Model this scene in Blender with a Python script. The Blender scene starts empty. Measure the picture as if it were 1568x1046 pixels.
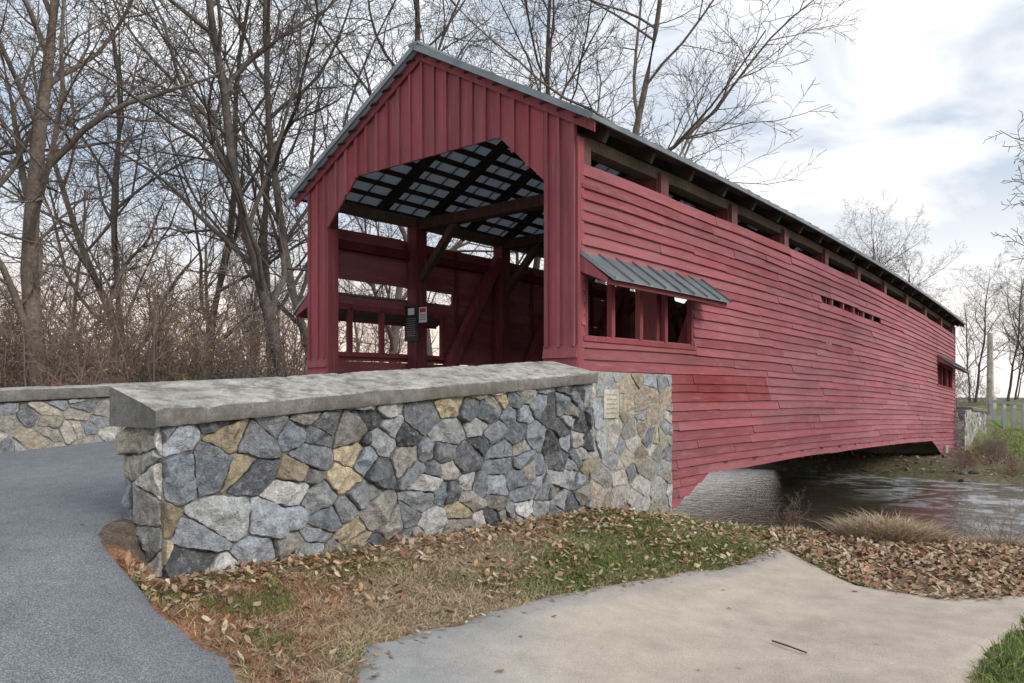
import bpy, math, random
import numpy as np
from mathutils import Vector, noise as mn
R = random.Random(7)
sc = bpy.context.scene
# ------------------------------------------------------------------ frames
PX, PY = 0.770, 9.300
D1 = (0.6306, 0.7761)
D2 = (-0.7761, 0.6306)
def U(u, v):
    return (PX + u*D1[0] + v*D2[0], PY + u*D1[1] + v*D2[1])
def toUV(x, y):
    a, b = x-PX, y-PY
    return a*D1[0]+b*D1[1], a*D2[0]+b*D2[1]
def cl(t, a=0.0, b=1.0): return max(a, min(b, t))
def sm(t):
    t = cl(t); return t*t*(3-2*t)
def lerp(a, b, t): return a+(b-a)*t
def camb(u):
    return 0.02*u-0.00215*u*u
def W(u, v, z):
    x, y = U(u, v)
    k = 0.45+0.45*cl((z+1.14)/4.4)
    return (x, y, z+camb(max(u, 0))*k)
def G(u, v, z):
    x, y = U(u, v)
    return (x, y, z)
# ------------------------------------------------------------------ mesh builder
class MB:
    def __init__(s): s.v=[]; s.f=[]; s.c=[]
    def loft(s, rings, col=(1,1,1), cap=True, closed=True):
        n=len(rings[0]); b=len(s.v)
        for r in rings:
            s.v.extend(r); s.c.extend([col]*n)
        for i in range(len(rings)-1):
            for j in range(n if closed else n-1):
                k=(j+1)%n
                s.f.append((b+i*n+j, b+i*n+k, b+(i+1)*n+k, b+(i+1)*n+j))
        if cap and closed:
            s.f.append(tuple(b+j for j in range(n))[::-1])
            e=b+(len(rings)-1)*n
            s.f.append(tuple(e+j for j in range(n)))
    def box(s, fn, u0,u1,v0,v1,z0,z1,nu=1,col=(1,1,1),wob=0):
        rings=[]
        for i in range(nu+1):
            u=u0+(u1-u0)*i/nu
            w=R.uniform(-wob,wob) if wob else 0
            rings.append([fn(u,v0,z0+w),fn(u,v1,z0+w),fn(u,v1,z1+w),fn(u,v0,z1+w)])
        s.loft(rings,col)
    def beam(s, fn, p, q, w, h, col=(1,1,1), n=1):
        p=Vector(p); q=Vector(q); d=(q-p).normalized()
        up=Vector((0,0,1)) if abs(d.z)<0.95 else Vector((1,0,0))
        a=d.cross(up).normalized(); b=a.cross(d).normalized()
        rings=[]
        for i in range(n+1):
            c=p.lerp(q,i/n)
            rings.append([fn(*(c+a*sx*w/2+b*sy*h/2)) for sx,sy in((-1,-1),(1,-1),(1,1),(-1,1))])
        s.loft(rings,col)
    def quad(s, a,b,c,d,col=(1,1,1)):
        k=len(s.v); s.v.extend([a,b,c,d]); s.c.extend([col]*4); s.f.append((k,k+1,k+2,k+3))
    def build(s, name, mat, parent=None, smooth=False, sharp=None):
        me=bpy.data.meshes.new(name)
        me.from_pydata([tuple(p) for p in s.v],[],s.f)
        at=me.color_attributes.new('Col','FLOAT_COLOR','POINT')
        arr=np.ones((len(s.v),4),dtype=np.float32)
        if s.c: arr[:,:3]=np.array(s.c,dtype=np.float32)
        at.data.foreach_set('color',arr.ravel())
        if smooth: me.polygons.foreach_set('use_smooth',[True]*len(me.polygons))
        me.materials.append(mat); me.update()
        if sharp:
            try: me.set_sharp_from_angle(angle=math.radians(sharp))
            except Exception as ex: print('sharp',ex)
        ob=bpy.data.objects.new(name,me); sc.collection.objects.link(ob)
        if parent: ob.parent=parent
        return ob
def empty(name):
    e=bpy.data.objects.new(name,None); sc.collection.objects.link(e); e.empty_display_size=0.3
    return e
IDN=lambda x,y,z:(x,y,z)
# ------------------------------------------------------------------ materials
def mk(name):
    m=bpy.data.materials.new(name); m.use_nodes=True
    nt=m.node_tree; b=nt.nodes['Principled BSDF']
    return m,nt,b
def nd(nt,t,**k):
    n=nt.nodes.new(t)
    for a,v in k.items():
        if a in n.inputs.keys(): n.inputs[a].default_value=v
        else: setattr(n,a,v)
    return n
def mixc(nt,blend,fac,a,b):
    n=nt.nodes.new('ShaderNodeMix'); n.data_type='RGBA'; n.blend_type=blend
    for idx,val in ((0,fac),(6,a),(7,b)):
        if hasattr(val,'is_output'): nt.links.new(val,n.inputs[idx])
        else: n.inputs[idx].default_value=val if idx==0 else (*val,1) if len(val)==3 else val
    return n.outputs[2]
def ramp(nt,src,pts):
    r=nt.nodes.new('ShaderNodeValToRGB'); nt.links.new(src,r.inputs[0])
    e=r.color_ramp.elements
    while len(e)<len(pts): e.new(0.5)
    for i,(p,c) in enumerate(pts):
        e[i].position=p; e[i].color=(c,c,c,1) if not hasattr(c,'__len__') else (*c,1)
    return r.outputs[0]
def ntex(nt,scale,detail=4,rough=0.6,vec=None,dist=0):
    n=nd(nt,'ShaderNodeTexNoise',Scale=scale,Detail=min(detail,5),Roughness=rough,Distortion=dist)
    if vec is None:
        g=nt.nodes.get('GEO') or nt.nodes.new('ShaderNodeNewGeometry'); g.name='GEO'
        vec=g.outputs['Position']
    nt.links.new(vec,n.inputs['Vector'])
    return n.outputs['Fac']
def bump(nt,b,src,strength,dist,prev=None):
    n=nd(nt,'ShaderNodeBump',Strength=strength,Distance=dist)
    nt.links.new(src,n.inputs['Height'])
    if prev: nt.links.new(prev,n.inputs['Normal'])
    nt.links.new(n.outputs[0],b.inputs['Normal'])
    return n.outputs[0]
def attr(nt):
    a=nt.nodes.new('ShaderNodeAttribute'); a.attribute_name='Col'; return a.outputs['Color']
def general(name,rough=0.8,layers=((3,.7,1.25),(30,.8,1.2)),bumps=((40,.4,.01),),tint=None,spec=0.3):
    m,nt,b=mk(name)
    c=attr(nt)
    for s,lo,hi in layers:
        f=ramp(nt,ntex(nt,s,3),((.3,lo),(.7,hi)))
        c=mixc(nt,'MULTIPLY',1.0,c,f)
    nt.links.new(c,b.inputs['Base Color'])
    p=None
    for s,st,di in bumps: p=bump(nt,b,ntex(nt,s,4,.65),st,di,p)
    b.inputs['Roughness'].default_value=rough
    b.inputs['Specular IOR Level'].default_value=spec
    return m,nt,b,c
def painted(name,vertical=False,fade=.35):
    m,nt,b=mk(name)
    c=attr(nt)
    g=nt.nodes.new('ShaderNodeNewGeometry')
    mp=nd(nt,'ShaderNodeMapping'); mp.vector_type='TEXTURE'
    nt.links.new(g.outputs['Position'],mp.inputs['Vector'])
    mp.inputs['Rotation'].default_value=(0,0,math.atan2(D1[1],D1[0]))
    mp.inputs['Scale'].default_value=(1,1,12) if vertical else (9,1,1)
    v=mp.outputs[0]
    f1=ramp(nt,ntex(nt,7,5,.7,v),((.25,.70),(.75,1.24)))
    f2=ramp(nt,ntex(nt,.55,3,.6),((.3,.86),(.7,1.14)))
    c=mixc(nt,'MULTIPLY',1,c,f1); c=mixc(nt,'MULTIPLY',1,c,f2)
    big=ramp(nt,ntex(nt,.5,4,.6),((.36,0.1),(.72,.45 if not vertical else .2)))
    c=mixc(nt,'MIX',big,c,(.36,.17,.19))
    fm=ramp(nt,ntex(nt,16,5,.75,v),((.52,0.0),(.78,fade)))
    c=mixc(nt,'MIX',fm,c,(.42,.28,.285))
    dk=ramp(nt,ntex(nt,30,5,.8,v),((.24,.42),(.37,1)))
    c=mixc(nt,'MULTIPLY',.85,c,dk)
    nt.links.new(c,b.inputs['Base Color'])
    b.inputs['Roughness'].default_value=.75; b.inputs['Specular IOR Level'].default_value=.2
    bump(nt,b,ntex(nt,26,5,.7,v),.6,.007)
    return m
M_red=painted('faded_red_paint',False,.5)
M_redv=painted('faded_red_paint_vertical',True,.3)
M_wood,_,_,_=general('old_timber',.85,((2,.7,1.2),(25,.7,1.2)),((60,.5,.01),))
M_stone,nt,b,c=general('field_stone',.85,((16,.62,1.34),(70,.75,1.25)),((14,.8,.04),(60,.9,.014)))
c2=mixc(nt,'MIX',ramp(nt,ntex(nt,9,5,.7),((.54,0),(.72,.45))),c,(.38,.345,.285))
c2=mixc(nt,'MIX',ramp(nt,ntex(nt,21,5,.75),((.54,0),(.70,.6))),c2,(.46,.48,.49))
c2=mixc(nt,'MIX',ramp(nt,ntex(nt,33,5,.75),((.56,0),(.68,.8))),c2,(.07,.075,.085))
nt.links.new(c2,b.inputs['Base Color'])
M_mortar,_,_,_=general('lime_mortar',.95,((3,.75,1.15),(25,.75,1.2)),((30,.8,.02),(120,.6,.008)))
M_conc,nt,b,c=general('weathered_concrete_cap',.9,((2,.8,1.15),(14,.72,1.18),(120,.6,1.35)),((35,.5,.012),(150,.8,.007)))
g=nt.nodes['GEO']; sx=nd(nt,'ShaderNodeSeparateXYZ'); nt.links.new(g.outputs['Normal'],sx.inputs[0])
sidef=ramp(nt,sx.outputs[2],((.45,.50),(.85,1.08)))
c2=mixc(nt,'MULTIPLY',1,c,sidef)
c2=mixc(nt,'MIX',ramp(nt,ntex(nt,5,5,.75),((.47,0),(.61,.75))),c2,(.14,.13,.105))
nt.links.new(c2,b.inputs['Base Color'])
M_asph,nt,b,c=general('worn_asphalt',.9,((.7,.85,1.12),(6,.88,1.1),(160,.45,1.6)),((150,.8,.008),))
vo=nd(nt,'ShaderNodeTexVoronoi',Scale=85.0)
g=nt.nodes['GEO']; nt.links.new(g.outputs['Position'],vo.inputs['Vector'])
c2=mixc(nt,'MULTIPLY',.8,c,ramp(nt,vo.outputs['Distance'],((.15,1.35),(.6,.7))))
nt.links.new(c2,b.inputs['Base Color'])
M_path,nt,b,c=general('sandy_path',.95,((.8,.9,1.08),(5,.86,1.1),(180,.66,1.34)),((120,.6,.006),(8,.3,.02)))
M_ground,_,_,_=general('soil',.95,((.8,.7,1.25),(9,.6,1.4),(60,.55,1.5)),((12,.6,.05),(70,.9,.02)))
M_leaf,nt,b,c=general('dead_leaves',.8,((40,.75,1.25),),())
M_grass,_,_,_=general('grass_blades',.8,((3,.8,1.2),),())
M_bark,_,_,_=general('bark',.9,((1.5,.7,1.3),(12,.7,1.3)),((25,.6,.02),))
M_twig,_,_,_=general('brush_bark',.9,((1.5,.8,1.2),),())
M_iron,_,_,_=general('painted_metal',.5,((20,.9,1.1),),(),spec=.5)
M_roof,nt,b=mk('translucent_galvanised_sheet')
b.inputs['Roughness'].default_value=.45; b.inputs['Metallic'].default_value=.25
cc=ramp(nt,ntex(nt,1.2,4),((.3,(.28,.31,.34)),(.7,(.40,.44,.47))))
nt.links.new(cc,b.inputs['Base Color'])
tr=nd(nt,'ShaderNodeBsdfTranslucent'); tr.inputs[0].default_value=(.62,.72,.8,1)
ms=nd(nt,'ShaderNodeMixShader'); ms.inputs[0].default_value=.11  # translucency added to metal: underside glow stands in for reflected sky
nt.links.new(b.outputs[0],ms.inputs[1]); nt.links.new(tr.outputs[0],ms.inputs[2])
nt.links.new(ms.outputs[0],nt.nodes['Material Output'].inputs[0])
M_seam,nt,b=mk('roof_metal')
b.inputs['Roughness'].default_value=.45; b.inputs['Metallic'].default_value=.4
cc=ramp(nt,ntex(nt,2.5,4),((.3,(.14,.17,.18)),(.7,(.26,.30,.32))))
nt.links.new(cc,b.inputs['Base Color'])
M_water,nt,b=mk('creek_water')
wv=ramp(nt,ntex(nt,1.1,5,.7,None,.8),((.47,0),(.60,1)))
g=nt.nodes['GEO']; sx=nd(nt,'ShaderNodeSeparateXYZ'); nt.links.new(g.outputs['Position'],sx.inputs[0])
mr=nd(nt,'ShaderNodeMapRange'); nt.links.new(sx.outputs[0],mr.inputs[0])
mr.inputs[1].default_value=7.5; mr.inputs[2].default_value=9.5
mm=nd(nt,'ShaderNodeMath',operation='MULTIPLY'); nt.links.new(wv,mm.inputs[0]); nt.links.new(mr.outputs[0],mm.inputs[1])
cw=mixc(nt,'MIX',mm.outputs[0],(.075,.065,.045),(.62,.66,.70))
nt.links.new(cw,b.inputs['Base Color'])
b.inputs['Roughness'].default_value=.08; b.inputs['IOR'].default_value=1.33; b.inputs['Specular IOR Level'].default_value=.95
p=bump(nt,b,ntex(nt,3.5,4,.6,None,.8),.35,.06); bump(nt,b,ntex(nt,14,4,.6),.2,.02,p)
# ------------------------------------------------------------------ ground
def road_z(u,v): return -0.45+0.075*max(min(u,0),-9)+0.02*cl(v,-2,7)
def s0(u):
    if u<-5: return -1.2
    if u<-.2: return lerp(-1.2,-1.31,(u+5)/4.8)
    if u<1.8: return lerp(-1.31,-1.62,(u+.2)/2)
    return -1.62
def ground(x,y):
    u,v=toUV(x,y)
    side=lerp(s0(u),-1.6,sm((-.3-v)/3.2))
    k=cl((-5.2-u)/1.0)
    w=sm((v-(-.22-2.5*k))/(.32+2.5*k))
    rz=road_z(u,v)
    if u>0: rz=lerp(rz,-1.6,sm(u/1.0))
    z=lerp(side,rz,w)
    if v>5.3: z=lerp(z,-2.0,sm((v-5.35)/3.5))
    u0=.75+.22*max(0,-v-1)
    if u>u0: z=lerp(z,-3.1,sm((u-u0)/7))
    if u>12.5:
        z=lerp(z,-1.9,sm((u-12.5)/7))
        if u>23.6: z=lerp(z,-1.35,sm((u-23.6)/6))
        if u>23 and -.3<v<5.6: z=lerp(z,-1.0,sm((u-23.4)/.8))
    r=math.hypot(x,y)
    if r>35:
        z+=sm((r-35)/70)*(3.6 if x<y*.2 else .9)
    if r>16 or y>11: z+=.12*mn.noise((x*.35,y*.35,0))
    z+=.015*mn.noise((x*2.2,y*2.2,3)) if v<-.4 else 0
    return z
def axis(dense0,dense1,step,mid,mstep,far):
    a=[dense0]
    while a[-1]<dense1: a.append(a[-1]+step)
    s=mstep
    while a[-1]<mid[1]: a.append(a[-1]+s)
    s=mstep
    while a[-1]<far: s*=1.25; a.append(a[-1]+s)
    b=[dense0]
    while b[-1]>mid[0]: b.append(b[-1]-mstep)
    s=mstep
    while b[-1]>-far: s*=1.25; b.append(b[-1]-s)
    return b[:0:-1]+a
path_L=[(-.45,1.8),(-.75,3.5),(-.82,4.37),(.31,5.62),(1.2,6.38),(2.0,6.98),(2.45,7.55),(2.66,7.95),(2.76,7.3),(2.85,6.55),(3.3,6.08),(4.02,6.18),(5.5,6.5),(9,6.3)]
path_R=[(1.0,1.0),(1.7,2.8),(2.0,3.4),(2.15,3.6),(2.3,3.85),(2.42,4.1),(2.5,4.25),(2.6,4.4),(2.75,4.6),(2.95,4.85),(3.25,5.15),(3.67,5.59),(5.4,5.6),(9,5.3)]
road_R=[U(.0,.15),U(-2.5,.15),(-2.69,5.28),(-2.62,4.98),(-2.42,4.78),(-2.0,4.43),(-1.38,3.96),(-.95,3.2),(-.55,2.0),(0,0),(.5,-4)]
road_L=[U(0,5.25),U(-2.5,5.25),U(-5,5.25),U(-6,5.3),U(-7,5.4),U(-8,5.5),U(-9,5.6),U(-10,5.8),U(-11,6),U(-14,6.5),U(-20,7)]
def pip(x,y,poly):
    ins=False; n=len(poly); j=n-1
    for i in range(n):
        xi,yi=poly[i]; xj,yj=poly[j]
        if (yi>y)!=(yj>y) and x<(xj-xi)*(y-yi)/(yj-yi)+xi: ins=not ins
        j=i
    return ins
P_path=path_L+path_R[::-1]; P_road=road_R+road_L[::-1]
GR=(.09,.12,.042); STRAW=(.38,.29,.19); DIRT=(.16,.125,.09); LEAFC=(.26,.185,.125); FAR=(.17,.135,.105)
def greenness(x,y):
    return cl(sm((x+.3)/1.2)*.9+mn.noise((x*1.3,y*1.3,5))*.9)
def gcol(x,y):
    u,v=toUV(x,y)
    if v<-.2 and u<3 and y<12 and x<9:
        g=greenness(x,y)
        a=[lerp(STRAW[i]*.75,GR[i],g) for i in range(3)]
        if x>2.9 and y>5.9:
            a=[lerp(a[i],LEAFC[i],.8) for i in range(3)]
        if x<-.2 and y<6 :
            t=sm((-1.0-x+ (y-4.4)*.3)/.8); a=[lerp(a[i],(.33,.15,.085)[i],t*.8) for i in range(3)]
        if y<5.4 and x>2.4: a=list(GR)
        return a
    if u>12 and v<5.5: 
        t=cl(.6+mn.noise((x*.3,y*.3,1)))
        return [lerp(DIRT[i],(.16,.22,.06)[i],t*(1 if u>20 else .2)) for i in range(3)]
    if u>2 and v<7: return DIRT
    return FAR
xs=axis(-7.2,9.0,.1,(-34,36),.5,600); ys=axis(1.5,13.0,.1,(-12,45),.5,600)
g=MB()
for y in ys:
    for x in xs:
        g.v.append((x,y,ground(x,y))); g.c.append(gcol(x,y))
nx=len(xs)
for j in range(len(ys)-1):
    for i in range(nx-1):
        a=j*nx+i; g.f.append((a,a+1,a+nx+1,a+nx))
g.build('ground',M_ground,None,True)
def strip(name,Lp,Rp,mat,off,colf,sub=8,cross=26):
    m=MB(); rows=[]
    for i in range(len(Lp)-1):
        for k in range(sub+(1 if i==len(Lp)-2 else 0)):
            t=k/sub
            rows.append(((lerp(Lp[i][0],Lp[i+1][0],t),lerp(Lp[i][1],Lp[i+1][1],t)),(lerp(Rp[i][0],Rp[i+1][0],t),lerp(Rp[i][1],Rp[i+1][1],t))))
    for l,r in rows:
        for c in range(cross+1):
            t=c/cross
            e=(1 if c in(0,cross) else 0)
            x=lerp(l[0],r[0],t); y=lerp(l[1],r[1],t)
            if e: 
                x+=.06*mn.noise((x*4,y*4,1))+.04*mn.noise((x*13,y*13,1)); y+=.06*mn.noise((x*4,y*4,9))+.04*mn.noise((x*13,y*13,9))
            z=ground(x,y)+off-(0.03 if e else 0)
            m.v.append((x,y,z)); m.c.append(colf(x,y,t))
    w=cross+1
    for j in range(len(rows)-1):
        for c in range(cross):
            a=j*w+c; m.f.append((a,a+1,a+w+1,a+w))
    return m.build(name,mat,None,True)
def pc(x,y,t):
    k=sm((x+.5)/1.2+.3*mn.noise((x*1.5,y*1.5,2)))
    if t<.08: k*=.5
    q=1+.10*mn.noise((x*1.1+y*.6,y*1.8,6))
    return [q*lerp((.30,.30,.295)[i],(.50,.43,.36)[i],k) for i in range(3)]
strip('path',path_L,path_R,M_path,.03,pc)
strip('road',road_L,road_R,M_asph,.02,lambda x,y,t:(.22,.236,.258),10,40)
m=MB(); m.box(G,23.9,60,.2,5.0,-1.0,-.93,20,(.2,.21,.22)); m.build('far_road',M_asph)
m=MB()
m.quad(G(.5,-60,-2.3),G(20,-60,-2.3),G(20,70,-2.3),G(.5,70,-2.3)); m.build('creek_water',M_water)
# ------------------------------------------------------------------ stone walls
PAL=[(.20,.23,.265),(.16,.175,.20),(.30,.33,.37),(.09,.098,.11),(.30,.29,.265),(.37,.36,.33),(.23,.22,.205),(.27,.295,.325),(.46,.465,.46),(.12,.13,.14),(.23,.25,.26),(.18,.195,.215),(.25,.27,.29),(.33,.35,.36)]
PALT=PAL+PAL[:7]+[(.38,.32,.22)]
PAL2=[(.42,.40,.35),(.38,.38,.36),(.31,.335,.36),(.43,.40,.32),(.48,.46,.42),(.34,.33,.31),(.37,.32,.25),(.25,.275,.30),(.36,.38,.39),(.50,.48,.44)]
def clip(poly,nx,ny,c):
    out=[]; n=len(poly)
    for i in range(n):
        p=poly[i]; q=poly[(i+1)%n]
        a=nx*p[0]+ny*p[1]-c; b2=nx*q[0]+ny*q[1]-c
        if a<=0: out.append(p)
        if (a<0<b2) or (b2<0<a):
            t=a/(a-b2); out.append((p[0]+t*(q[0]-p[0]),p[1]+t*(q[1]-p[1])))
    return out
def stones(mb,to3,L,zb,z0,z1,pal,cell=(.27,.17),gap=.013,hh=(.02,.06),seed=1,skip=None,rough=1.0):
    rn=random.Random(seed); seeds=[]
    t=zb-.2; top=max(z0,z1)+.2
    while t<top:
        s=-.3+rn.uniform(0,.25)
        while s<L+.3:
            if rn.random()>.16:
                seeds.append((s+rn.uniform(-.11,.11),t+rn.uniform(-.085,.085),rn.uniform(-.014,.014)))
            s+=cell[0]*rn.uniform(.4,1.6)
        t+=cell[1]*rn.uniform(.8,1.2)
    for i,(sx,sy,sw_) in enumerate(seeds):
        poly=[(sx-.5,sy-.35),(sx+.5,sy-.35),(sx+.5,sy+.35),(sx-.5,sy+.35)]
        for j,(qx,qy,qw) in enumerate(seeds):
            if i==j or abs(qx-sx)>1.0 or abs(qy-sy)>.75: continue
            mx,my=(sx+qx)/2,(sy+qy)/2
            sh=.7*mn.noise((mx*1.2,my*1.2,seed)); A=1.4+.5*mn.noise((mx*.9,my*.9,seed+9))
            ex,ey=qx-sx,qy-sy
            fx=ex+sh*ey
            dx,dy=fx,sh*fx+A*A*ey
            n=math.hypot(dx,dy)
            dx/=n; dy/=n
            poly=clip(poly,dx,dy,dx*mx+dy*my-gap+(sw_-qw))
            if len(poly)<3: break
        if len(poly)<3: continue
        poly=clip(poly,-1,0,0)
        if len(poly)>=3: poly=clip(poly,1,0,L)
        if len(poly)>=3: poly=clip(poly,0,-1,-zb)
        sl=(z1-z0)/L
        if len(poly)>=3: poly=clip(poly,-sl,1,z0)
        if len(poly)<3: continue
        cx=sum(p[0] for p in poly)/len(poly); cy=sum(p[1] for p in poly)/len(poly)
        if skip and skip(cx,cy): continue
        w=max(p[0] for p in poly)-min(p[0] for p in poly); h=max(p[1] for p in poly)-min(p[1] for p in poly)
        if w<.035 or h<.03: continue
        q=[]
        for k in range(len(poly)):
            a=poly[k]; b2=poly[(k+1)%len(poly)]
            f=.055; q.append((a[0]*(1-f)+b2[0]*f,a[1]*(1-f)+b2[1]*f)); q.append((a[0]*f+b2[0]*(1-f),a[1]*f+b2[1]*(1-f)))
        pts=[]
        for k in range(len(q)):
            a=q[k]; b2=q[(k+1)%len(q)]; d=math.hypot(a[0]-b2[0],a[1]-b2[1]); nn=max(1,int(d/.024))
            for e in range(nn):
                f=e/nn; x=lerp(a[0],b2[0],f); y=lerp(a[1],b2[1],f)
                x+=.016*mn.noise((x*16,y*16,i))+.007*mn.noise((x*60,y*60,i)); y+=.016*mn.noise((x*16,y*16,i+50))+.007*mn.noise((x*60,y*60,i+9)); pts.append((x,y))
        h0=rn.uniform(*hh)
        planes=[(rn.uniform(-.18,.18)*rough,rn.uniform(-.25,.25)*rough,0)]
        for _ in range(rn.choice([2,3,4])):
            a=rn.uniform(0,6.28); g_=rn.uniform(.3,1.0)*rough
            planes.append((math.cos(a)*g_,math.sin(a)*g_,rn.uniform(.006,.033)))
        col=list(rn.choice(pal)); b3=rn.uniform(.68,1.38); col=[c*b3 for c in col]
        base=len(mb.v); n=len(pts)
        RS=((1.03,-.9),(1.0,.3),(.975,.85),(.93,.98),(.84,1.0),(.70,1.0),(.52,1),(.34,1.0),(.17,1.0))
        for sc_,hf in RS:
            for (x,y) in pts:
                X=cx+(x-cx)*sc_; Y=cy+(y-cy)*sc_
                hz=h0*hf
                if hf>0:
                    pl=min(px*(X-cx)+py*(Y-cy)+pc_ for px,py,pc_ in planes)
                    hz+=hf*(pl+rough*(.014*mn.noise((X*9,Y*9,i*.7))+.010*mn.noise((X*30,Y*30,i*.3))))
                    hz=max(hz,h0*.35*hf)
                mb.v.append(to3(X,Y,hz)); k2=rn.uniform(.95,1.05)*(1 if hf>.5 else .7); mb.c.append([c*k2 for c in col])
        mb.v.append(to3(cx,cy,h0)); mb.c.append(col)
        nr=len(RS)
        for r_ in range(nr-1):
            for k in range(n):
                a=base+r_*n+k; b4=base+r_*n+(k+1)%n
                mb.f.append((a,b4,b4+n,a+n))
        for k in range(n): mb.f.append((base+(nr-1)*n+k,base+(nr-1)*n+(k+1)%n,base+nr*n))
def cap(name,u0,u1,va,vb,za,zb_,thick,tilt,parent,n=140,seed=0):
    m=MB(); rings=[]
    for i in range(n+1):
        t=i/n; u=lerp(u0,u1,t); z=lerp(za,zb_,t)
        e=min(1,min(t,1-t)*n/1.0); sh=.02*(1-e)
        prof=[(va+.006,-thick),(vb-.006,-thick),(vb,-thick+.01),(vb,tilt-.012),(vb-.014,tilt),(vb-.2,tilt*.7),(va+.2,tilt*.3),(va+.016,0),(va,-.014),(va,-thick*.5),(va,-thick+.01)]
        ring=[]
        for (v,dz) in prof:
            vv=lerp(v,(va+vb)/2,sh)
            nz=.006*mn.noise((u*3+seed,v*9,dz*9))+.005*mn.noise((u*24+seed,v*20,dz*20))
            ch=max(0,mn.noise((u*5,v*30+seed,3))-.2)*.07 if abs(dz)<.02 or abs(dz-tilt)<.02 else 0
            nv=.008*mn.noise((u*7,v*9+seed,dz*20+7))+(ch if v<(va+vb)/2 else -ch)
            ring.append(G(u,vv+nv,z+dz+nz-ch*.5-sh*.3))
        rings.append(ring)
    m.loft(rings,(.44,.43,.40))
    return m.build(name,M_conc,parent,True,50)
sw=empty('stone_wall')
m=MB()
stones(m,lambda s,t,h:G(-5.2+s,-.3-h,t),5.0,-1.75,-.19,.16,PALT,(.26,.155),.0045,(.035,.07),seed=14)
stones(m,lambda s,t,h:G(-5.2-h,-.3+s,t),.5,-1.6,-.19,-.1,PAL2+[(.5,.48,.45)],(.3,.17),.007,(.03,.05),seed=5)
stones(m,lambda s,t,h:G(-5.2+s,.2+h,t),5.0,-1.2,-.12,.22,PAL,(.3,.18),.008,seed=6)
m.build('rubble_stones',M_stone,sw,True,30)
m=MB()
stones(m,lambda s,t,h:G(-.2+s,-.3-h,t),2.02,-2.2,.28,.28,PAL2,(.27,.165),.010,(.010,.028),seed=11,skip=lambda a,b:abs(a-.44)<.17 and abs(b-(-.08))<.19,rough=.5)
stones(m,lambda s,t,h:G(1.82+h,-.3+s,t),.26,-2.3,.28,.28,PAL2,(.25,.16),.010,(.005,.02),seed=12,rough=.4)
m.build('wing_stones',M_stone,sw,True,30)
m=MB()
def mort(m,u0,u1,v0,v1,zb,z0,z1,col,n=50):
    rings=[]
    for i in range(n+1):
        u=lerp(u0,u1,i/n); z=lerp(z0,z1,i/n)
        ring=[]
        for k in range(11): ring.append(G(u,v0+.012*mn.noise((u*8,k*2.1,1)),lerp(zb,z,k/10)))
        for k in range(11): ring.append(G(u,v1+.012*mn.noise((u*8,k*2.1,7)),lerp(z,zb,k/10)))
        rings.append(ring)
    m.loft(rings,col)
mort(m,-5.2,-.2,-.3,.2,-1.8,-.19,.16,(.21,.20,.18))  # mortar colour darkened to paint the shadow in the deep joints
m.build('mortar_core',M_mortar,sw)
m=MB(); mort(m,-.203,1.82,-.3,-.035,-2.3,.30,.30,(.43,.415,.38),30)
m.build('wing_core',M_mortar,sw)
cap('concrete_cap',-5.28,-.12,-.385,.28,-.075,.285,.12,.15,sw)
m=MB(); m.box(G,.08,.41,-.335,-.29,-.25,.09,1,(.62,.59,.52))
for k in range(5): m.box(G,.13,.36,-.338,-.334,.02-k*.055,.035-k*.055,1,(.42,.37,.3))
m.build('date_plaque',M_mortar,sw)
m=MB()
for (a,b_,z) in((1.35,1.62,-1.52),(1.64,1.95,-1.55)):
    m.box(G,a,b_,-.5,-.3,-1.9,z,3,(.38,.32,.23),.01)
m.build('base_ledge',M_stone,sw)
sw2=empty('stone_wall.001'); m=MB()
stones(m,lambda s,t,h:G(-9.5+s,5.25-h,t),9.3,-1.5,-.35,.15,PAL2+PAL2+PAL[:5],(.36,.12),.010,(.015,.035),seed=21,rough=.6)
m.build('rubble_stones.001',M_stone,sw2,True,30)
m=MB(); mort(m,-9.5,-.2,5.25,5.75,-2.3,-.35,.15,(.40,.38,.35)); m.build('mortar_core.001',M_mortar,sw2)
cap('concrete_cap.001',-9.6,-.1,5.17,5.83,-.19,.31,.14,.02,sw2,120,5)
sw3=empty('stone_wall.002'); m=MB()
stones(m,lambda s,t,h:G(23.4+s,-.35-h,t),4.6,-2.3,-.45,-.5,PAL2,(.3,.19),.014,(.01,.03),seed=31,rough=.6)
stones(m,lambda s,t,h:G(23.4-h,-.35+s,t),.35,-2.3,-.45,-.45,PAL2,(.3,.19),.014,(.01,.03),seed=32,rough=.6)
m.build('rubble_stones.002',M_stone,sw3,True,30)
m=MB(); mort(m,23.4,28,-.35,.05,-2.6,-.45,-.5,(.38,.36,.32)); m.build('mortar_core.002',M_mortar,sw3)
cap('concrete_cap.002',24.6,28.1,-.42,.12,-.36,-.5,.12,.02,sw3,40,8)
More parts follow.
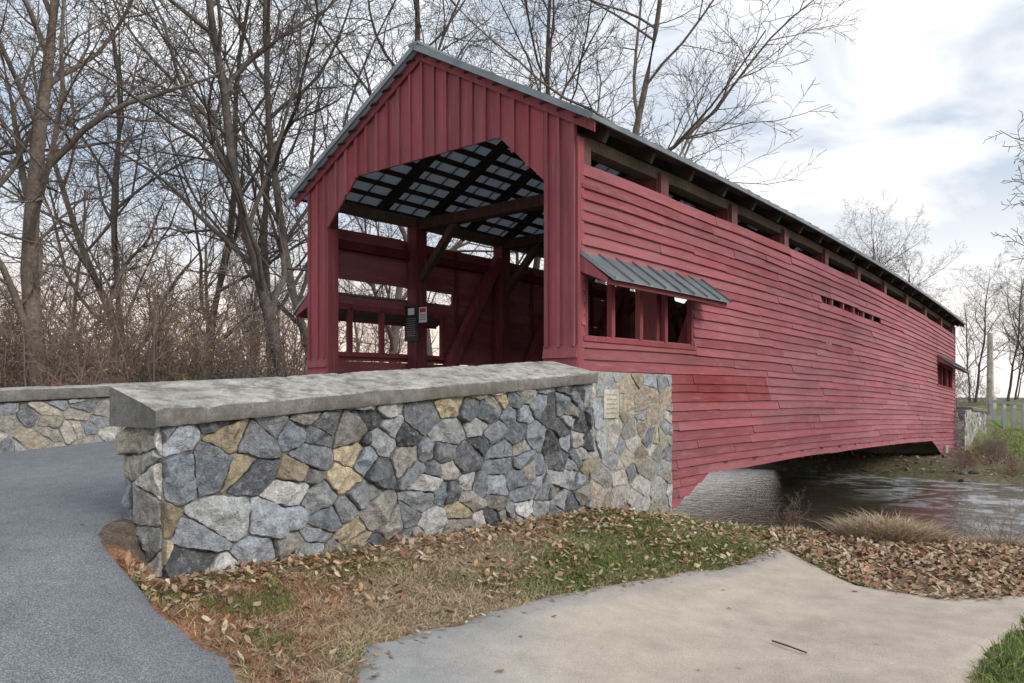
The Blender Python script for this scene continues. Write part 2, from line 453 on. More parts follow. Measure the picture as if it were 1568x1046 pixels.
# ------------------------------------------------------------------ covered bridge
br=empty('covered_bridge')
LN=23.6; WD=5.18
def redc(rn,far=0):
    k=rn.uniform(.80,1.18); h=rn.uniform(-.010,.020)
    return (.28*k,(.066+h)*k,(.078+h)*k)
def siding(name,side):
    rn=random.Random(41+side); m=MB()
    vf=(lambda d: -d) if side==0 else (lambda d: WD+d)
    z=2.80; e=.137; row=0
    nearlim=lambda zz: 3.75-1.6*cl((-1.14-zz)/.56,0,1.2)
    farlim=lambda zz: LN-3.9+1.7*cl((-1.14-zz)/.56,0,1.2)
    while z>-1.72:
        zt=z; zb=z-e
        zm=(zt+zb)/2; skirt=zm<-1.14
        a=0.05; b_=LN-.02
        if skirt: segs=[(a,nearlim(zm)),(farlim(zm),b_)]
        else: segs=[(a,b_)]
        cuts=[]
        if .73<zm<1.52 : cuts.append((.14,3.05))
        if side==1 and 1.72<zm<1.93: cuts.append((.10,3.3))
        if side==0 and abs(zm-2.03)<.08: cuts.append((8.95,13.6))
        if .75<zm<1.45: cuts.append((LN-3.0,LN-.5))
        for c0,c1 in cuts:
            ns=[]
            for s0_,s1_ in segs:
                if c1<=s0_ or c0>=s1_: ns.append((s0_,s1_)); continue
                if c0>s0_: ns.append((s0_,c0))
                if c1<s1_: ns.append((c1,s1_))
            segs=ns
        for si,(s0_,s1_) in enumerate(segs):
            u=s0_
            while u<s1_-.01:
                ln=rn.choice([2.4,3.0,3.6,4.2,4.8])*rn.uniform(.8,1.1)
                ue=min(s1_,u+ln)
                if s1_-ue<.5: ue=s1_
                col=redc(rn)
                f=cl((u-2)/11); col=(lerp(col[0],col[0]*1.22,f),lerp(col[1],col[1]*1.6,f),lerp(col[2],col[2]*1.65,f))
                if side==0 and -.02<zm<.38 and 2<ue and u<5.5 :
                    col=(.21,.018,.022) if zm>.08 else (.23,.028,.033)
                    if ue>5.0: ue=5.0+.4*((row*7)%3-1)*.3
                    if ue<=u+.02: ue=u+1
                elif zm<-.45: col=(col[0]*.9,col[1]*.85,col[2]*.87)
                n=max(1,int((ue-u)/.4)); rings=[]
                o=rn.uniform(0,.014); dz0=rn.uniform(-.011,.011); dz1=dz0+rn.uniform(-.014,.014)
                for i in range(n+1):
                    uu=lerp(u+.003,ue-.003,i/n); wz=.016*mn.noise((uu*.45,row*.5,side))+lerp(dz0,dz1,i/n)+.006*mn.noise((uu*2.5,row,1))
                    wo=.006*mn.noise((uu*1.3,row*3,4))
                    ub=ut=uu
                    if skirt and si==0 and i==n and ue==s1_: ub,ut=nearlim(zb),nearlim(zt)
                    if skirt and si==len(segs)-1 and i==0 and u==s0_ and s0_>10: ub,ut=farlim(zb),farlim(zt)
                    rings.append([W(ub,vf(.036+o+wo),zb-.014+wz),W(ub,vf(.008),zb-.014+wz),W(ut,vf(0),zt+wz),W(ut,vf(.008+o*.3),zt+wz)])
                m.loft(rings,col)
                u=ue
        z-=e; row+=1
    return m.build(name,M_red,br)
siding('side_siding_right',0); siding('side_siding_left',1)
SL=(4.85-3.24)/(WD/2+.305)
def zr(v):
    return 4.85-abs(v-WD/2)*SL
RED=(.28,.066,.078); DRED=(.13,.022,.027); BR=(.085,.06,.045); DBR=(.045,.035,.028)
def portal(name,uf,sg):
    m=MB()
    ks=[0,.45,1.19,2.59,3.99,4.73,WD]
    def zbot(v):
        if v<.45-1e-6 or v>4.73+1e-6: return .62
        if v<=1.19: return lerp(2.64,3.34,(v-.45)/.74)
        if v>=3.99: return lerp(3.34,2.64,(v-3.99)/.74)
        return 3.34
    rn=random.Random(9)
    st=.2354
    edges=[i*st for i in range(23)]
    for i in range(22):
        a=edges[i]; b_=edges[i+1]
        pts=[a]+[k for k in ks if a+1e-4<k<b_-1e-4]+[b_]
        col=redc(rn)
        ofs=rn.uniform(0,.006)
        for j in range(len(pts)-1):
            p,q=pts[j],pts[j+1]
            if q-p<.004: continue
            if p>=.45-1e-6 and q<=4.73+1e-6: zb0=zbot(cl(p,.4501,4.7299)); zb1=zbot(cl(q,.4501,4.7299))
            else: zb0=zb1=.62
            f0=uf-sg*(.02+ofs); f1=uf+sg*.01
            zt0=zr(p)-.03; zt1=zr(q)-.03
            nn=4; rings=[]
            for s_ in range(nn+1):
                t=s_/nn
                rings.append([W(f0+.003*mn.noise((p*3,t*4,1)),p+.002,lerp(zb0,zt0,t)),W(f0,q-.002,lerp(zb1,zt1,t)),W(f1,q-.002,lerp(zb1,zt1,t)),W(f1,p+.002,lerp(zb0,zt0,t))])
            m.loft(rings,col)
    for i in range(23):
        c=cl(edges[i],.025,WD-.025)
        if abs(c-.45)<.05: c=.42
        if abs(c-4.73)<.05: c=4.76
        zb_=zbot(cl(c,.4501,4.7299)) if .45<c<4.73 else .62
        m.box(W,uf-sg*.055,uf-sg*.02,c-.024+rn.uniform(-.006,.006),c+.024+rn.uniform(-.006,.006),zb_-.015,zr(c)-.04,1,redc(rn))
    for (a,b_) in((-.03,.47),(4.71,WD+.03)):
        z=.62
        while z>-.6:
            m.loft([[W(uf-sg*.06,v_,z-.15),W(uf,v_,z-.15),W(uf,v_,z),W(uf-sg*.03,v_,z)] for v_ in (a,b_)],redc(rn))
            z-=.14
    for (a,b_) in((.0,.45),(4.73,WD)):
        m.box(W,uf+sg*.012,uf+sg*.22,a+.01,b_-.005,-.6,2.66,1,(.17,.028,.034))
    for s_ in(0,1):
        q=[(WD/2,4.85),(-.30,3.24)] if s_==0 else [(WD/2,4.85),(WD+.30,3.24)]
        m.loft([[W(uf-sg*.075,v_,z_-.16),W(uf-sg*.055,v_,z_-.16),W(uf-sg*.055,v_,z_-.01),W(uf-sg*.075,v_,z_-.01)] for v_,z_ in q],(.24,.05,.062))
    return m.build(name,M_redv,br)
portal('portal_near',0.0,1); portal('portal_far',LN,-1)
m=MB()
for vv,s_ in((-.035,1),(WD+.035,-1)):
    m.box(W,-.02,.11,min(vv,vv+s_*.03),max(vv,vv+s_*.03),-.5,3.1,1,RED)
    m.box(W,LN-.12,LN+.01,min(vv,vv+s_*.03),max(vv,vv+s_*.03),-.9,3.1,1,RED)
m.build('corner_boards',M_redv,br)
m=MB(); nu=60
for s_ in(0,1):
    ve=-.305 if s_==0 else WD+.305
    rows=[]
    for i in range(nu+1):
        u=lerp(-.17,LN+.17,i/nu)
        rows.append([W(u,WD/2,4.855),W(u,lerp(WD/2,ve,.5),lerp(4.855,3.245,.5)),W(u,ve,3.245)])
    m.loft(rows,(1,1,1),False,False)
m.build('roof_sheet',M_roof,br)
m=MB(); u=-.17
while u<LN+.2:
    for ve in(-.32,WD+.32):
        m.beam(W,(u,WD/2,4.875),(u,ve,3.255),.03,.045,(1,1,1),2)
    u+=.42
for v0_,z0_ in((-.315,3.235),(WD+.315,3.235)):
    m.box(W,-.19,LN+.19,v0_-.012,v0_+.012,z0_-.03,z0_+.03,40)
for uu in(-.185,LN+.185):
    for ve in(-.33,WD+.33): m.beam(W,(uu,WD/2,4.84),(uu,ve,3.228),.03,.07)
m.box(W,-.2,LN+.2,WD/2-.1,WD/2+.1,4.86,4.90,30)
m.build('roof_seams',M_seam,br)
m=MB()
for s_ in(0,1):
    for k in range(11):
        t=.06+k*.088
        v=lerp(WD/2,-.28 if s_==0 else WD+.28,t); z=lerp(4.855,3.25,t)-.035
        m.box(W,-.1,LN+.1,v-.088,v+.088,z-.018,z+.010,40,(.06,.045,.035))
    u=.35
    while u<LN:
        m.beam(W,(u,WD/2,4.72),(u,-.2 if s_==0 else WD+.2,3.15),.08,.16,DBR); u+=1.15
for v0_,v1_ in((.06,.26),(WD-.26,WD-.06)):
    m.box(W,.05,LN-.05,v0_,v1_,3.04,3.19,40,(.16,.12,.09),.008)
    m.box(W,.3,LN-.3,v0_-.03 if v0_<1 else v1_-.08,v0_+.08 if v0_<1 else v1_+.03,2.45,2.60,30,DRED)
    m.box(W,.05,LN-.05,v0_,v1_,-1.05,-.72,30,BR)
u=.6
while u<LN:
    m.box(W,u-.08,u+.08,-.02,WD+.02,-1.2,-1.0,1,BR); u+=1.2
v=.3
while v<WD-.3:
    m.box(W,.0,LN,v,v+.235,-.52,-.44,20,(.17,.14,.11),.004); v+=.24
m.build('roof_and_floor_timber',M_wood,br)
m=MB(); us=[.2]+[2.2+2.4*k for k in range(9)]+[LN-.2]
for (c) in(.18,WD-.18):
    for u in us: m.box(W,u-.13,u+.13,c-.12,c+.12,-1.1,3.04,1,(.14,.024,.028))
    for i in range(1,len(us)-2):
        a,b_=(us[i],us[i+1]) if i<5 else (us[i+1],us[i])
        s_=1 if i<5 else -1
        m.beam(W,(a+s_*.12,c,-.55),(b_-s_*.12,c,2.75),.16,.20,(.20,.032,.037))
for u in us[1:-1]:
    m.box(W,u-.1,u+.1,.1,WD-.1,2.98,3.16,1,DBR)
    for c,s_ in((.3,1),(WD-.3,-1)):
        m.beam(W,(u,c,2.1),(u,c+s_*.85,3.0),.12,.12,DBR)
for c in(.035,WD-.035):
    for z_ in(.35,-.35): m.box(W,.1,LN-.1,c-.03,c+.03,z_-.05,z_+.05,20,(.12,.024,.028))
    u=1.0
    while u<LN:
        if not(.2<u<3.1): m.box(W,u-.03,u+.03,c-.02,c+.045,-.9,2.78,1,(.12,.024,.028))
        u+=1.2
for u in us: m.box(W,u-.11,u+.11,.0,.12,2.72,3.12,1,(.13,.06,.05))
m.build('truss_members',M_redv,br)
m=MB()
for side in(0,1):
    f=(lambda a,b_:(-b_,-a)) if side==0 else (lambda a,b_:(WD+a,WD+b_))
    for (w0,w1,mul) in((.14,3.05,(.17,.79,1.5,2.2,3.02)),(LN-3.0,LN-.5,(LN-2.97,LN-2.2,LN-1.4,LN-.53))):
        v0_,v1_=f(-.05,.025)
        for u in mul: m.box(W,u-.04,u+.04,v0_,v1_,.73,1.5,1,(.22,.04,.048))
        v0_,v1_=f(-.05,.05)
        m.box(W,w0-.05,w1+.05,v0_,v1_,.675,.735,1,(.26,.05,.06))
        m.box(W,w0-.05,w1+.05,f(-.05,.03)[0],f(-.05,.03)[1],1.46,1.56,1,(.22,.04,.048))
        for u in(w0-.1,w1+.22):
            pts=[(f(.03,.03)[0],1.70),(f(.42,.42)[0],1.38),(f(.42,.42)[0],1.33),(f(.03,.03)[0],1.5)]
            m.loft([[W(u+d,p[0],p[1]) for p in pts] for d in(-.012,.012)],RED)
        vv=f(.40,.44); m.box(W,w0-.1,w1+.24,vv[0],vv[1],1.31,1.37,1,(.22,.05,.06))
m.build('window_frames',M_redv,br)
m=MB()
for side in(0,1):
    f=(lambda a:-a) if side==0 else (lambda a:WD+a)
    for (w0,w1) in((.02,3.32),(LN-3.1,LN-.1)):
        rr=[]
        for i in range(12):
            u=lerp(w0,w1,i/11)
            rr.append([W(u,f(.02),1.745),W(u,f(.50),1.37),W(u,f(.50),1.355),W(u,f(.02),1.715)])
        m.loft(rr)
        for i in range(9):
            u=lerp(w0+.02,w1-.02,i/8); m.beam(W,(u,f(.02),1.755),(u,f(.51),1.375),.025,.035)
m.build('window_awning',M_seam,br)
m=MB()
for u in(9.7,10.5,11.3,12.1,12.9): m.box(W,u-.05,u+.05,-.02,.05,1.9,2.15,1,(.27,.08,.09))
m.build('vent_slot_blocks',M_red,br)
m=MB(); mort(m,.6,2.0,-.0,WD,-2.6,-1.15,-1.15,(.3,.28,.25),10)
mort(m,LN-1.6,LN+.2,0.02,WD,-2.8,-1.75,-1.75,(.30,.28,.25),10)
m.box(G,LN-2.1,LN-1.6,-.1,WD,-2.3,-1.62,3,(.42,.39,.33))
m.build('abutments',M_mortar,br)
sg=empty('information_sign')
m=MB(); m.box(W,2.035,2.05,4.80,5.15,.98,1.62,1,(.02,.02,.022)); m.build('panel',M_iron,sg)
m=MB()
m.box(W,2.03,2.034,4.9,5.06,1.45,1.57,1,(.75,.75,.75))
for k in range(9): m.box(W,2.03,2.034,4.86+.01*(k%3),5.10-.015*(k%2),1.38-k*.038,1.388-k*.038,1,(.4,.4,.4))
m.build('lettering',M_iron,sg)
sg=empty('weight_limit_sign')
m=MB(); m.box(W,2.035,2.045,4.59,4.78,1.30,1.57,1,(.72,.70,.68)); m.build('panel.001',M_iron,sg)
m=MB(); m.box(W,2.03,2.034,4.61,4.76,1.48,1.55,1,(.5,.03,.03))
for k in range(3): m.box(W,2.03,2.034,4.62,4.75,1.43-k*.04,1.442-k*.04,1,(.1,.1,.1))
m.build('lettering.001',M_iron,sg)
# ------------------------------------------------------------------ trees
def nrm(v):
    l=math.sqrt(v[0]**2+v[1]**2+v[2]**2) or 1; return (v[0]/l,v[1]/l,v[2]/l)
def frame(d):
    a=nrm((d[1],-d[0],0)) if abs(d[2])<.98 else (1,0,0)
    b_=(a[1]*d[2]-a[2]*d[1],a[2]*d[0]-a[0]*d[2],a[0]*d[1]-a[1]*d[0])
    return a,b_
SID=[9,6,4,3,3]; SEG=[12,9,6,4,3]
CS=[[(math.cos(2*math.pi*k/n),math.sin(2*math.pi*k/n)) for k in range(n)] for n in SID]
def grow(m,rn,p,d,L,r,lv,P):
    ns=SEG[lv]; sl=L/ns; pts=[]
    wob=P['wob'][lv]; trop=P['trop'][lv]
    cs=CS[lv]; b0=len(m.v); n=len(cs)
    endk=P.get('end',.22)
    for i in range(ns+1):
        t=i/ns
        rr=max(r*(1-(1-endk)*t),.006)
        if lv==0 and i==0: rr*=1.35
        a,b_=frame(d)
        pts.append((p,d,rr))
        for c,s_ in cs: m.v.append((p[0]+rr*(a[0]*c+b_[0]*s_),p[1]+rr*(a[1]*c+b_[1]*s_),p[2]+rr*(a[2]*c+b_[2]*s_)))
        if i: 
            o=b0+(i-1)*n
            for k in range(n): m.f.append((o+k,o+(k+1)%n,o+n+(k+1)%n,o+n+k))
        p=(p[0]+d[0]*sl,p[1]+d[1]*sl,p[2]+d[2]*sl)
        d=nrm((d[0]+rn.gauss(0,wob),d[1]+rn.gauss(0,wob),d[2]+rn.gauss(0,wob*.7)+trop))
    if lv>=P['maxlv']: return
    nc=P['n'][lv]; az=rn.uniform(0,6.28)
    for k in range(nc):
        t=lerp(P['t0'][lv],.99,(k+rn.uniform(0,.8))/nc); i=min(ns-1,int(t*ns)); f=t*ns-i
        p0,d0,r0_=pts[i]; p1,_,r1=pts[i+1]
        q=(lerp(p0[0],p1[0],f),lerp(p0[1],p1[1],f),lerp(p0[2],p1[2],f)); rr=lerp(r0_,r1,f)
        az+=2.4+rn.uniform(-.5,.5); an=math.radians(rn.uniform(*P['ang'][lv]))
        a,b_=frame(d0); ca,sa=math.cos(az),math.sin(az); s_=math.sin(an); c=math.cos(an)
        nd_=nrm(tuple(d0[j]*c+(a[j]*ca+b_[j]*sa)*s_ for j in range(3)))
        LL=L*P['ratio'][lv]*(1-.55*t*(1 if lv else .8))*rn.uniform(.7,1.25)
        grow(m,rn,q,nd_,LL,min(rr*.7,max(.007,rr*rn.uniform(.45,.66))),lv+1,P)
BASE=dict(maxlv=4,n=[14,9,7,5],t0=[.25,.18,.12,.12],ang=[(25,55),(28,60),(25,60),(25,60)],ratio=[.5,.52,.5,.5],wob=[.07,.14,.18,.22,.24],trop=[.03,.05,.03,.02,.02])
def tree_mesh(name,seed,h,r,lean=(0,0),P=None,col=(.15,.12,.10),mat=None):
    m=MB(); rn=random.Random(seed); pp=dict(BASE); pp.update(P or {})
    grow(m,rn,(0,0,0),nrm((lean[0],lean[1],1)),h,r,0,pp)
    m.c=[col]*len(m.v)
    return m.build(name,mat or M_bark,None,True)
def pxpos(px,d): return ((px-784)/1195*d,d)
def put(ob,x,y,rot=0,s=1,dz=-.2):
    ob.location=(x,y,ground(x,y)+dz); ob.rotation_euler=(0,0,rot); ob.scale=(s,s,s)
def inst(src,name,x,y,rot,s,parent=None,dz=-.2):
    o=bpy.data.objects.new(name,src.data); sc.collection.objects.link(o)
    put(o,x,y,rot,s,dz)
    if parent: o.parent=parent
    return o
BK1=(.18,.15,.125); BK2=(.11,.095,.085)
T=[]
T.append(tree_mesh('bare_tree',101,15,.24,(.02,0),dict(n=[13,9,7,5],t0=[.2,.15,.12,.12],ang=[(20,50),(28,60),(25,60),(25,60)]),BK1)); put(T[-1],*pxpos(62,18))
T.append(tree_mesh('bare_tree',102,19,.19,(-.42,.05),dict(trop=[.045,.05,.03,.02,.02],n=[17,9,7,5]),BK2)); put(T[-1],*pxpos(500,20))
T.append(tree_mesh('bare_tree',103,20,.18,(-.22,.0),dict(n=[17,9,7,5]),BK2)); put(T[-1],*pxpos(520,24))
T.append(tree_mesh('bare_tree',104,18,.19,(.05,0),None,BK2)); put(T[-1],*pxpos(300,27))
T.append(tree_mesh('bare_tree',105,20,.20,(.02,0),dict(t0=[.3,.15,.15,.15]),BK2)); put(T[-1],*pxpos(655,25))
T.append(tree_mesh('bare_tree',106,18,.22,(.18,0),dict(ang=[(35,70),(28,60),(25,60),(25,60)],ratio=[.55,.52,.5,.5]),BK1)); put(T[-1],*pxpos(860,27))
inst(T[3],'bare_tree',*pxpos(170,28),2.1,.95); inst(T[4],'bare_tree',*pxpos(410,31),1.0,.95)
inst(T[2],'bare_tree',*pxpos(760,29),2.6,1.0); inst(T[5],'bare_tree',*pxpos(600,34),2.2,1.05)
inst(T[0],'bare_tree',*pxpos(-150,17),1.3,.95); inst(T[5],'bare_tree',*pxpos(230,33),4.2,1.0)
o=tree_mesh('bare_tree',120,12,.16,(-.1,0),None,BK1); put(o,12.2,14.0)
def shrub_mesh(name,seed,h,stems,col,leaves=0,lc=(.4,.22,.06)):
    m=MB(); rn=random.Random(seed)
    for i in range(stems):
        a=rn.uniform(0,6.28); q=rn.uniform(0,.7)
        grow(m,rn,(math.cos(a)*q,math.sin(a)*q,0),nrm((math.cos(a)*rn.uniform(.05,.7),math.sin(a)*rn.uniform(.05,.7),1)),h*rn.uniform(.6,1.1),.02*h/3,1,dict(BASE,maxlv=4,n=[9,7,5,3],t0=[.1,.1,.1,.1],wob=[.09,.12,.16,.2,.22]))
    nv=len(m.v); m.c=[col]*nv
    for i in range(leaves):
        p=m.v[rn.randrange(nv)]
        if p[2]<h*.2: continue
        s_=rn.uniform(.02,.05); x,y,z=[p[j]+rn.uniform(-.05,.05) for j in range(3)]
        a=Vector((rn.gauss(0,1),rn.gauss(0,1),rn.gauss(0,1))).normalized()*s_; b_=Vector((rn.gauss(0,1),rn.gauss(0,1),rn.gauss(0,1))).normalized()*s_
        k=rn.uniform(.6,1.3)
        m.quad((x,y,z),tuple(Vector((x,y,z))+a),tuple(Vector((x,y,z))+a+b_),tuple(Vector((x,y,z))+b_),tuple(c*k for c in lc))
    return m.build(name,M_twig)
bt=empty('brush_thicket')
shr=[shrub_mesh('brush_a',201,4.4,8,(.20,.155,.125)),shrub_mesh('brush_b',202,3.6,9,(.23,.18,.15)),shrub_mesh('brush_c',203,3.8,8,(.18,.14,.115),600,(.38,.25,.09)),shrub_mesh('brush_d',204,2.8,9,(.24,.165,.13),350,(.32,.17,.09))]
for i,s_ in enumerate(shr):
    put(s_,*pxpos(60+110*i,17+i),0,1.0,-.1); s_.parent=bt
rn=random.Random(77)
for i in range(125):
    d=rn.uniform(16,42); px=rn.uniform(-100,500)
    x,y=pxpos(px,d); u,v=toUV(x,y)
    if v<8: continue
    inst(rn.choice(shr),'brush',x,y,rn.uniform(0,6.3),rn.uniform(.65,1.1)*(1+.011*d),bt,-.1)
dt=empty('distant_trees')
srcs=[T[3],T[4],T[5],T[0]]
for i in range(36):
    d=rn.uniform(40,95); px=rn.uniform(-120,1000)
    x,y=pxpos(px,d)
    if toUV(x,y)[1]<9: continue
    inst(rn.choice(srcs),'far_tree',x,y,rn.uniform(0,6.3),rn.uniform(.5,.8),dt)
for i in range(36):
    d=rn.uniform(50,110); px=rn.uniform(1290,1750)
    x,y=pxpos(px,d)
    inst(rn.choice(srcs),'far_tree',x,y,rn.uniform(0,6.3),rn.uniform(.45,.72),dt)
for i in range(40):
    d=rn.uniform(42,80); px=rn.uniform(1420,1700)
    x,y=pxpos(px,d)
    u,v=toUV(x,y)
    if -.8<v<6: continue
    inst(rn.choice(shr),'brush',x,y,rn.uniform(0,6.3),rn.uniform(.6,1.2),bt,-.1)
for i in range(30):
    u=rn.uniform(17,22); v=rn.uniform(-12,-1.0)
    x,y=U(u,v); inst(shr[3] if i%2 else shr[1],'brush',x,y,rn.uniform(0,6.3),rn.uniform(.14,.3),bt,-.05)
for (x,y,s_) in((3.65,10.3,.16),(6.0,10.2,.2),(6.6,9.4,.22),(5.6,9.0,.16),(4.6,10.6,.12),(7.4,9.8,.3)):
    inst(shr[1],'brush',x,y,rn.uniform(0,6),s_,bt,-.03)
# ------------------------------------------------------------------ creek rocks
m=MB(); rn=random.Random(3)
for i in range(34):
    u=rn.uniform(15.6,17.6) if i<22 else rn.uniform(9,15); v=rn.uniform(-9,4) if i<22 else rn.uniform(-9,-3.5)
    x,y=U(u,v); s_=rn.uniform(.06,.2); z=max(ground(x,y),-2.36)
    nl,nm=5,8; cc_=rn.choice(PAL[:7]); rings=[]
    for a in range(nl):
        ph=math.pi*(.08+.84*a/(nl-1)); ring=[]
        for b_ in range(nm):
            th=2*math.pi*b_/nm; dx,dy,dz=math.sin(ph)*math.cos(th),math.sin(ph)*math.sin(th),math.cos(ph)
            q=s_*(1+.5*mn.noise((dx*1.5+i,dy*1.5,dz*1.5)))
            ring.append((x+dx*q*1.3,y+dy*q,z+dz*q*.55))
        rings.append(ring)
    m.loft(rings,[c*.6 for c in cc_])
m.build('creek_rocks',M_stone,None,True,40)
# ------------------------------------------------------------------ leaf litter & grass
LP=[(.36,.23,.15),(.30,.18,.11),(.44,.33,.23),(.50,.40,.30),(.23,.15,.10),(.39,.22,.12),(.42,.33,.19),(.28,.13,.08),(.47,.39,.26)]
def leaf(m,rn,x,y,z,s_,flat=.5):
    a=rn.uniform(0,6.28); ca,sa=math.cos(a),math.sin(a); tx=rn.gauss(0,flat); ty=rn.gauss(0,flat); cu=rn.uniform(-.1,.6)
    pr=[(-1,0),(-.45,rn.uniform(.3,.6)),(.25,rn.uniform(.3,.65)),(1,0),(.25,-rn.uniform(.3,.65)),(-.45,-rn.uniform(.3,.6))]
    k=len(m.v); col=rn.choice(LP); q=rn.uniform(.65,1.2); col=tuple(c*q for c in col)
    zz=[]
    for px_,py_ in pr:
        dz=(px_*tx+py_*ty)*s_*.8+abs(py_)*cu*s_+px_*px_*cu*.5*s_
        X=(px_*ca-py_*sa)*s_; Y=(px_*sa+py_*ca)*s_
        zz.append(dz); m.v.append([x+X,y+Y,dz]); m.c.append(col)
    mz=min(zz)
    for j in range(6): m.v[k+j][2]=z+m.v[k+j][2]-mz*.7+.003
    m.f.append((k,k+1,k+2,k+3)); m.f.append((k,k+3,k+4,k+5))
ml=MB(); rn=random.Random(5)
def inpr(x,y): return pip(x,y,P_path) or pip(x,y,P_road)
cnt=0
while cnt<6200:
    u=rn.uniform(-5.9,4.2); v=-.36-abs(rn.gauss(0,1.3))
    x,y=U(u,v)
    if inpr(x,y): continue
    dn=.14+.8*cl(.35+1.6*mn.noise((x*1.6,y*1.6,2)))
    if x<-.2 and v<-1: dn*=.4
    if v>-.9: dn=max(dn,.7)
    if rn.random()>dn: continue
    leaf(ml,rn,x,y,ground(x,y)+rn.uniform(.01,.045),rn.uniform(.016,.036)); cnt+=1
cnt=0
while cnt<12000:
    if rn.random()<.5: x=rn.uniform(2.7,6.5); y=rn.uniform(6.1,8.6)
    else: x=rn.uniform(2.5,10); y=rn.uniform(5.9,12.5)
    u,v=toUV(x,y)
    if v>-.5 or pip(x,y,P_path) or u>4.2: continue
    if rn.random()>.35+.9*cl(.5+1.2*mn.noise((x,y,4))): continue
    leaf(ml,rn,x,y,ground(x,y)+rn.uniform(0,.03),rn.uniform(.018,.042)); cnt+=1
for i in range(2600):
    u=rn.uniform(17,23); v=rn.uniform(-16,6); x,y=U(u,v); leaf(ml,rn,x,y,ground(x,y)+.01,rn.uniform(.04,.07))
for i in range(2500):
    v=rn.uniform(5.9,12); u=rn.uniform(-12,2); x,y=U(u,v); leaf(ml,rn,x,y,ground(x,y)+.01,rn.uniform(.04,.06))
for i in range(40):
    x=rn.uniform(-1,6); y=rn.uniform(3.6,7)
    if pip(x,y,P_path): leaf(ml,rn,x,y,ground(x,y)+.034,rn.uniform(.015,.035),.2)
for i in range(700):
    k=rn.randrange(1,len(path_L)-2); t=rn.random()
    x=lerp(path_L[k][0],path_L[k+1][0],t)+abs(rn.gauss(0,.07)); y=lerp(path_L[k][1],path_L[k+1][1],t)-abs(rn.gauss(0,.06))
    leaf(ml,rn,x,y,ground(x,y)+.034,rn.uniform(.012,.026),.25)
for i in range(20):
    x=rn.uniform(-5,-1.5); y=rn.uniform(3.5,8)
    if pip(x,y,P_road): leaf(ml,rn,x,y,ground(x,y)+.024,rn.uniform(.015,.025),.2)
ml.build('leaf_litter',M_leaf)
mg=MB()
def blade(m,rn,x,y,z,h,w,lean,col):
    a=rn.uniform(0,6.28); dx,dy=math.cos(a),math.sin(a); lx=rn.gauss(0,lean)*h; ly=rn.gauss(0,lean)*h
    k=len(m.v)
    m.v.extend([(x-dx*w,y-dy*w,z-.01),(x+dx*w,y+dy*w,z-.01),(x+lx*.45+dx*w*.7,y+ly*.45+dy*w*.7,z+h*.6),(x+lx*.45-dx*w*.7,y+ly*.45-dy*w*.7,z+h*.6),(x+lx,y+ly,z+h*.9)])
    m.c.extend([col]*5); m.f.append((k,k+1,k+2,k+3)); m.f.append((k+3,k+2,k+4))
cnt=0
while cnt<68000:
    u=rn.uniform(-6,3.2); v=rn.uniform(-4.9,-.34)
    x,y=U(u,v)
    if y<3.4 or x>3.0: continue
    if inpr(x,y) and (pip(x+.05,y+.05,P_path) or pip(x-.05,y,P_road) or rn.random()<.6): continue
    if rn.random()>.4+.9*cl(.5+1.3*mn.noise((x*2,y*2,8))): continue
    g_=greenness(x,y); 
    if x<-1.2 and mn.noise((x*2.2,y*2.2,11))>.12: g_=.8
    if rn.random()<g_*.93:
        k=rn.uniform(.7,1.35); w_=rn.random()*.35; col=(lerp(.14,.26,w_)*k,lerp(.18,.23,w_)*k,.06*k); h=rn.uniform(.025,.06)
        blade(mg,rn,x,y,ground(x,y),h,.0038,.8,col)
    else:
        k=rn.uniform(.6,1.2); col=(.50*k,.40*k,.27*k) if x>-1.0 or rn.random()<.5 else (.42*k,.21*k,.12*k); h=rn.uniform(.02,.05)
        blade(mg,rn,x,y,ground(x,y),h,.0035,1.6,col)
    cnt+=1
cnt=0
while cnt<16000:
    x=rn.uniform(2.3,6.5); y=rn.uniform(3.4,5.7)
    if inpr(x,y) or x-2.52<(y-4.4)*.93-.1: continue
    k=rn.uniform(.7,1.4); blade(mg,rn,x,y,ground(x,y),rn.uniform(.03,.08),.004,.6,(.20*k,.25*k,.075*k)); cnt+=1
for i in range(10000):
    u=rn.uniform(20,30); v=rn.uniform(-14,-.6); x,y=U(u,v); k=rn.uniform(.7,1.3)
    blade(mg,rn,x,y,ground(x,y),rn.uniform(.06,.16),.014,.6,(.20*k,.28*k,.07*k) if rn.random()<.75 else (.36*k,.26*k,.15*k))
mg.build('grass',M_grass)
ms_=MB()
for (cx,cy,rad,n,hh_) in((4.25,8.9,.48,4200,.2),(4.8,9.1,.3,1500,.13),(5.9,9.3,.5,1800,.13),(6.9,9.2,.6,1800,.15),(3.6,9.9,.4,700,.08)):
    for i in range(n):
        a=rn.uniform(0,6.28); q=rad*math.sqrt(rn.random()); x=cx+math.cos(a)*q; y=cy+math.sin(a)*q*.7
        k=rn.uniform(.6,1.25); h=hh_*rn.uniform(.5,1.3)
        blade(ms_,rn,x,y,ground(x,y)+rn.uniform(0,hh_*.9)*(1-q/rad),h,.005,1.1,(.48*k,.38*k,.26*k))
ms_.build('dry_straw_clump',M_grass)
m=MB(); m.beam(IDN,(1.66,4.98,-1.555),(1.72,4.86,-1.55),.009,.009,(.1,.07,.05)); m.beam(IDN,(1.72,4.86,-1.55),(1.79,4.74,-1.553),.008,.008,(.1,.07,.05)); m.build('fallen_twig',M_twig)
fe=empty('guard_fence'); m=MB()
for i in range(5):
    x,y=pxpos(1522+15*i,34-.3*i); z=ground(x,y); m.box(IDN,x-.07,x+.07,y-.07,y+.07,z-.2,z+1.05,1,(.5,.5,.48))
x0,y0=pxpos(1518,34); x1,y1=pxpos(1620,32.2)
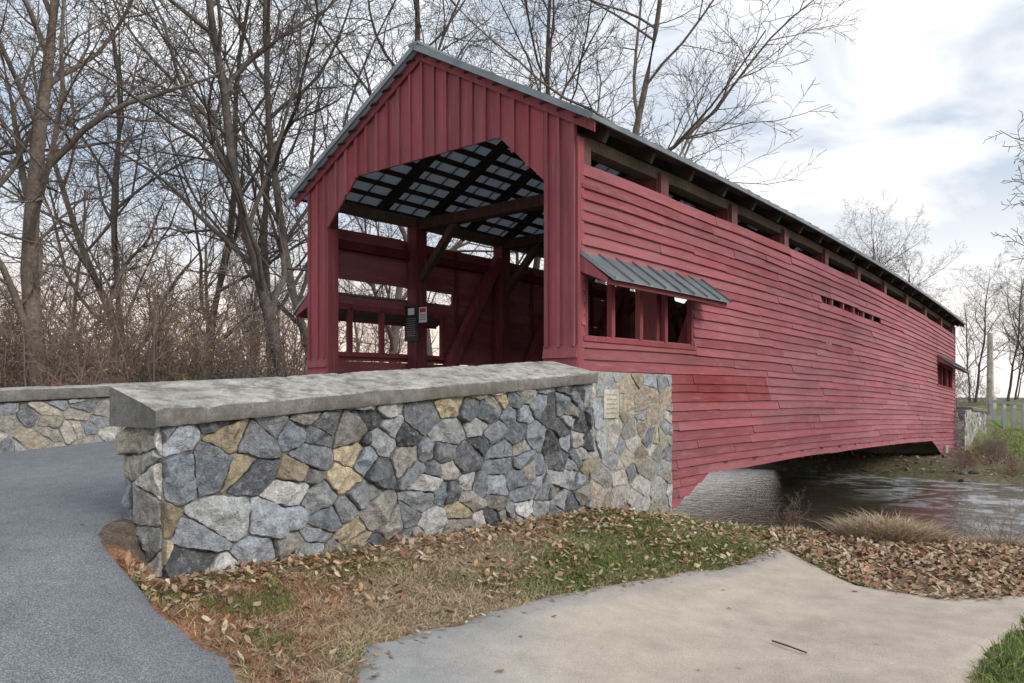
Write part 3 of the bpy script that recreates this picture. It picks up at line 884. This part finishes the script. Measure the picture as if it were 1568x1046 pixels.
m.beam(IDN,(x0,y0-.09,ground(x0,y0)+.85),(x1,y1-.09,ground(x1,y1)+.85),.04,.12,(.45,.45,.44),4)
m.build('rails_and_posts',M_iron,fe)
m=MB(); x,y=pxpos(1516,40); m.loft([[ (x+r_*math.cos(a),y+r_*math.sin(a),ground(x,y)+h) for a in [k*math.pi/4 for k in range(8)]] for h,r_ in((-.2,.18),(2.0,.16),(4.2,.13))],(.4,.36,.31)); m.build('utility_pole',M_bark)
# ------------------------------------------------------------------ world, sun, camera
w=bpy.data.worlds.new('World'); sc.world=w; w.use_nodes=True
nt=w.node_tree; bg=nt.nodes['Background']
sun_el=math.radians(32); sun_az=math.radians(130)
sky=nt.nodes.new('ShaderNodeTexSky'); sky.sky_type='NISHITA'; sky.sun_disc=False
sky.sun_elevation=sun_el; sky.sun_rotation=sun_az; sky.air_density=1; sky.dust_density=1.5
tc=nt.nodes.new('ShaderNodeTexCoord')
mp=nd(nt,'ShaderNodeMapping'); mp.inputs['Scale'].default_value=(1.0,1.0,3.0); mp.inputs['Rotation'].default_value=(.2,.35,.6)
nt.links.new(tc.outputs['Generated'],mp.inputs[0])
cf=ramp(nt,ntex(nt,2.4,5,.55,mp.outputs[0],.5),((.42,.0),(.60,1.0)))
sep=nd(nt,'ShaderNodeSeparateXYZ'); nt.links.new(tc.outputs['Generated'],sep.inputs[0])
# cloud brightness, warm low on the left
hz=ramp(nt,sep.outputs[2],((.0,(1.0,.72,.56)),(.13,(1.0,.90,.84)),(.26,(.97,.97,.99)),(.5,(.94,.97,1.0))))
rgt=ramp(nt,sep.outputs[0],((.05,0.0),(.5,.8)))
cloud=mixc(nt,'MIX',rgt,hz,(1.0,.99,.98))
cloud=mixc(nt,'MULTIPLY',1,cloud,(8.0,8.0,8.0))
# pale blue gaps: Nishita sky softened with high haze
gap=mixc(nt,'MIX',.72,sky.outputs[0],(4.4,5.05,5.9))
low=ramp(nt,sep.outputs[2],((.10,1.0),(.26,0.0)))
cfl=nd(nt,'ShaderNodeMath',operation='MAXIMUM'); nt.links.new(cf,cfl.inputs[0]); nt.links.new(low,cfl.inputs[1])
col=mixc(nt,'MIX',cfl.outputs[0],gap,cloud)
nt.links.new(col,bg.inputs[0]); bg.inputs[1].default_value=.15
sl=bpy.data.lights.new('sun','SUN'); sl.energy=1.9; sl.angle=math.radians(20); sl.color=(1,.92,.82)
so=bpy.data.objects.new('sun',sl); sc.collection.objects.link(so)
dv=Vector((math.sin(sun_az)*math.cos(sun_el),math.cos(sun_az)*math.cos(sun_el),math.sin(sun_el)))
so.rotation_euler=dv.to_track_quat('Z','Y').to_euler(); so.location=(10,-10,20)
cd=bpy.data.cameras.new('camera'); cd.sensor_width=36; cd.lens=27.44; cd.shift_y=.0542; cd.clip_end=3000; cd.clip_start=.05
co=bpy.data.objects.new('camera',cd); sc.collection.objects.link(co); co.location=(0,0,0); co.rotation_euler=(math.pi/2,0,0)
sc.camera=co
sc.view_settings.view_transform='Standard'; sc.view_settings.look='None'; sc.view_settings.exposure=0
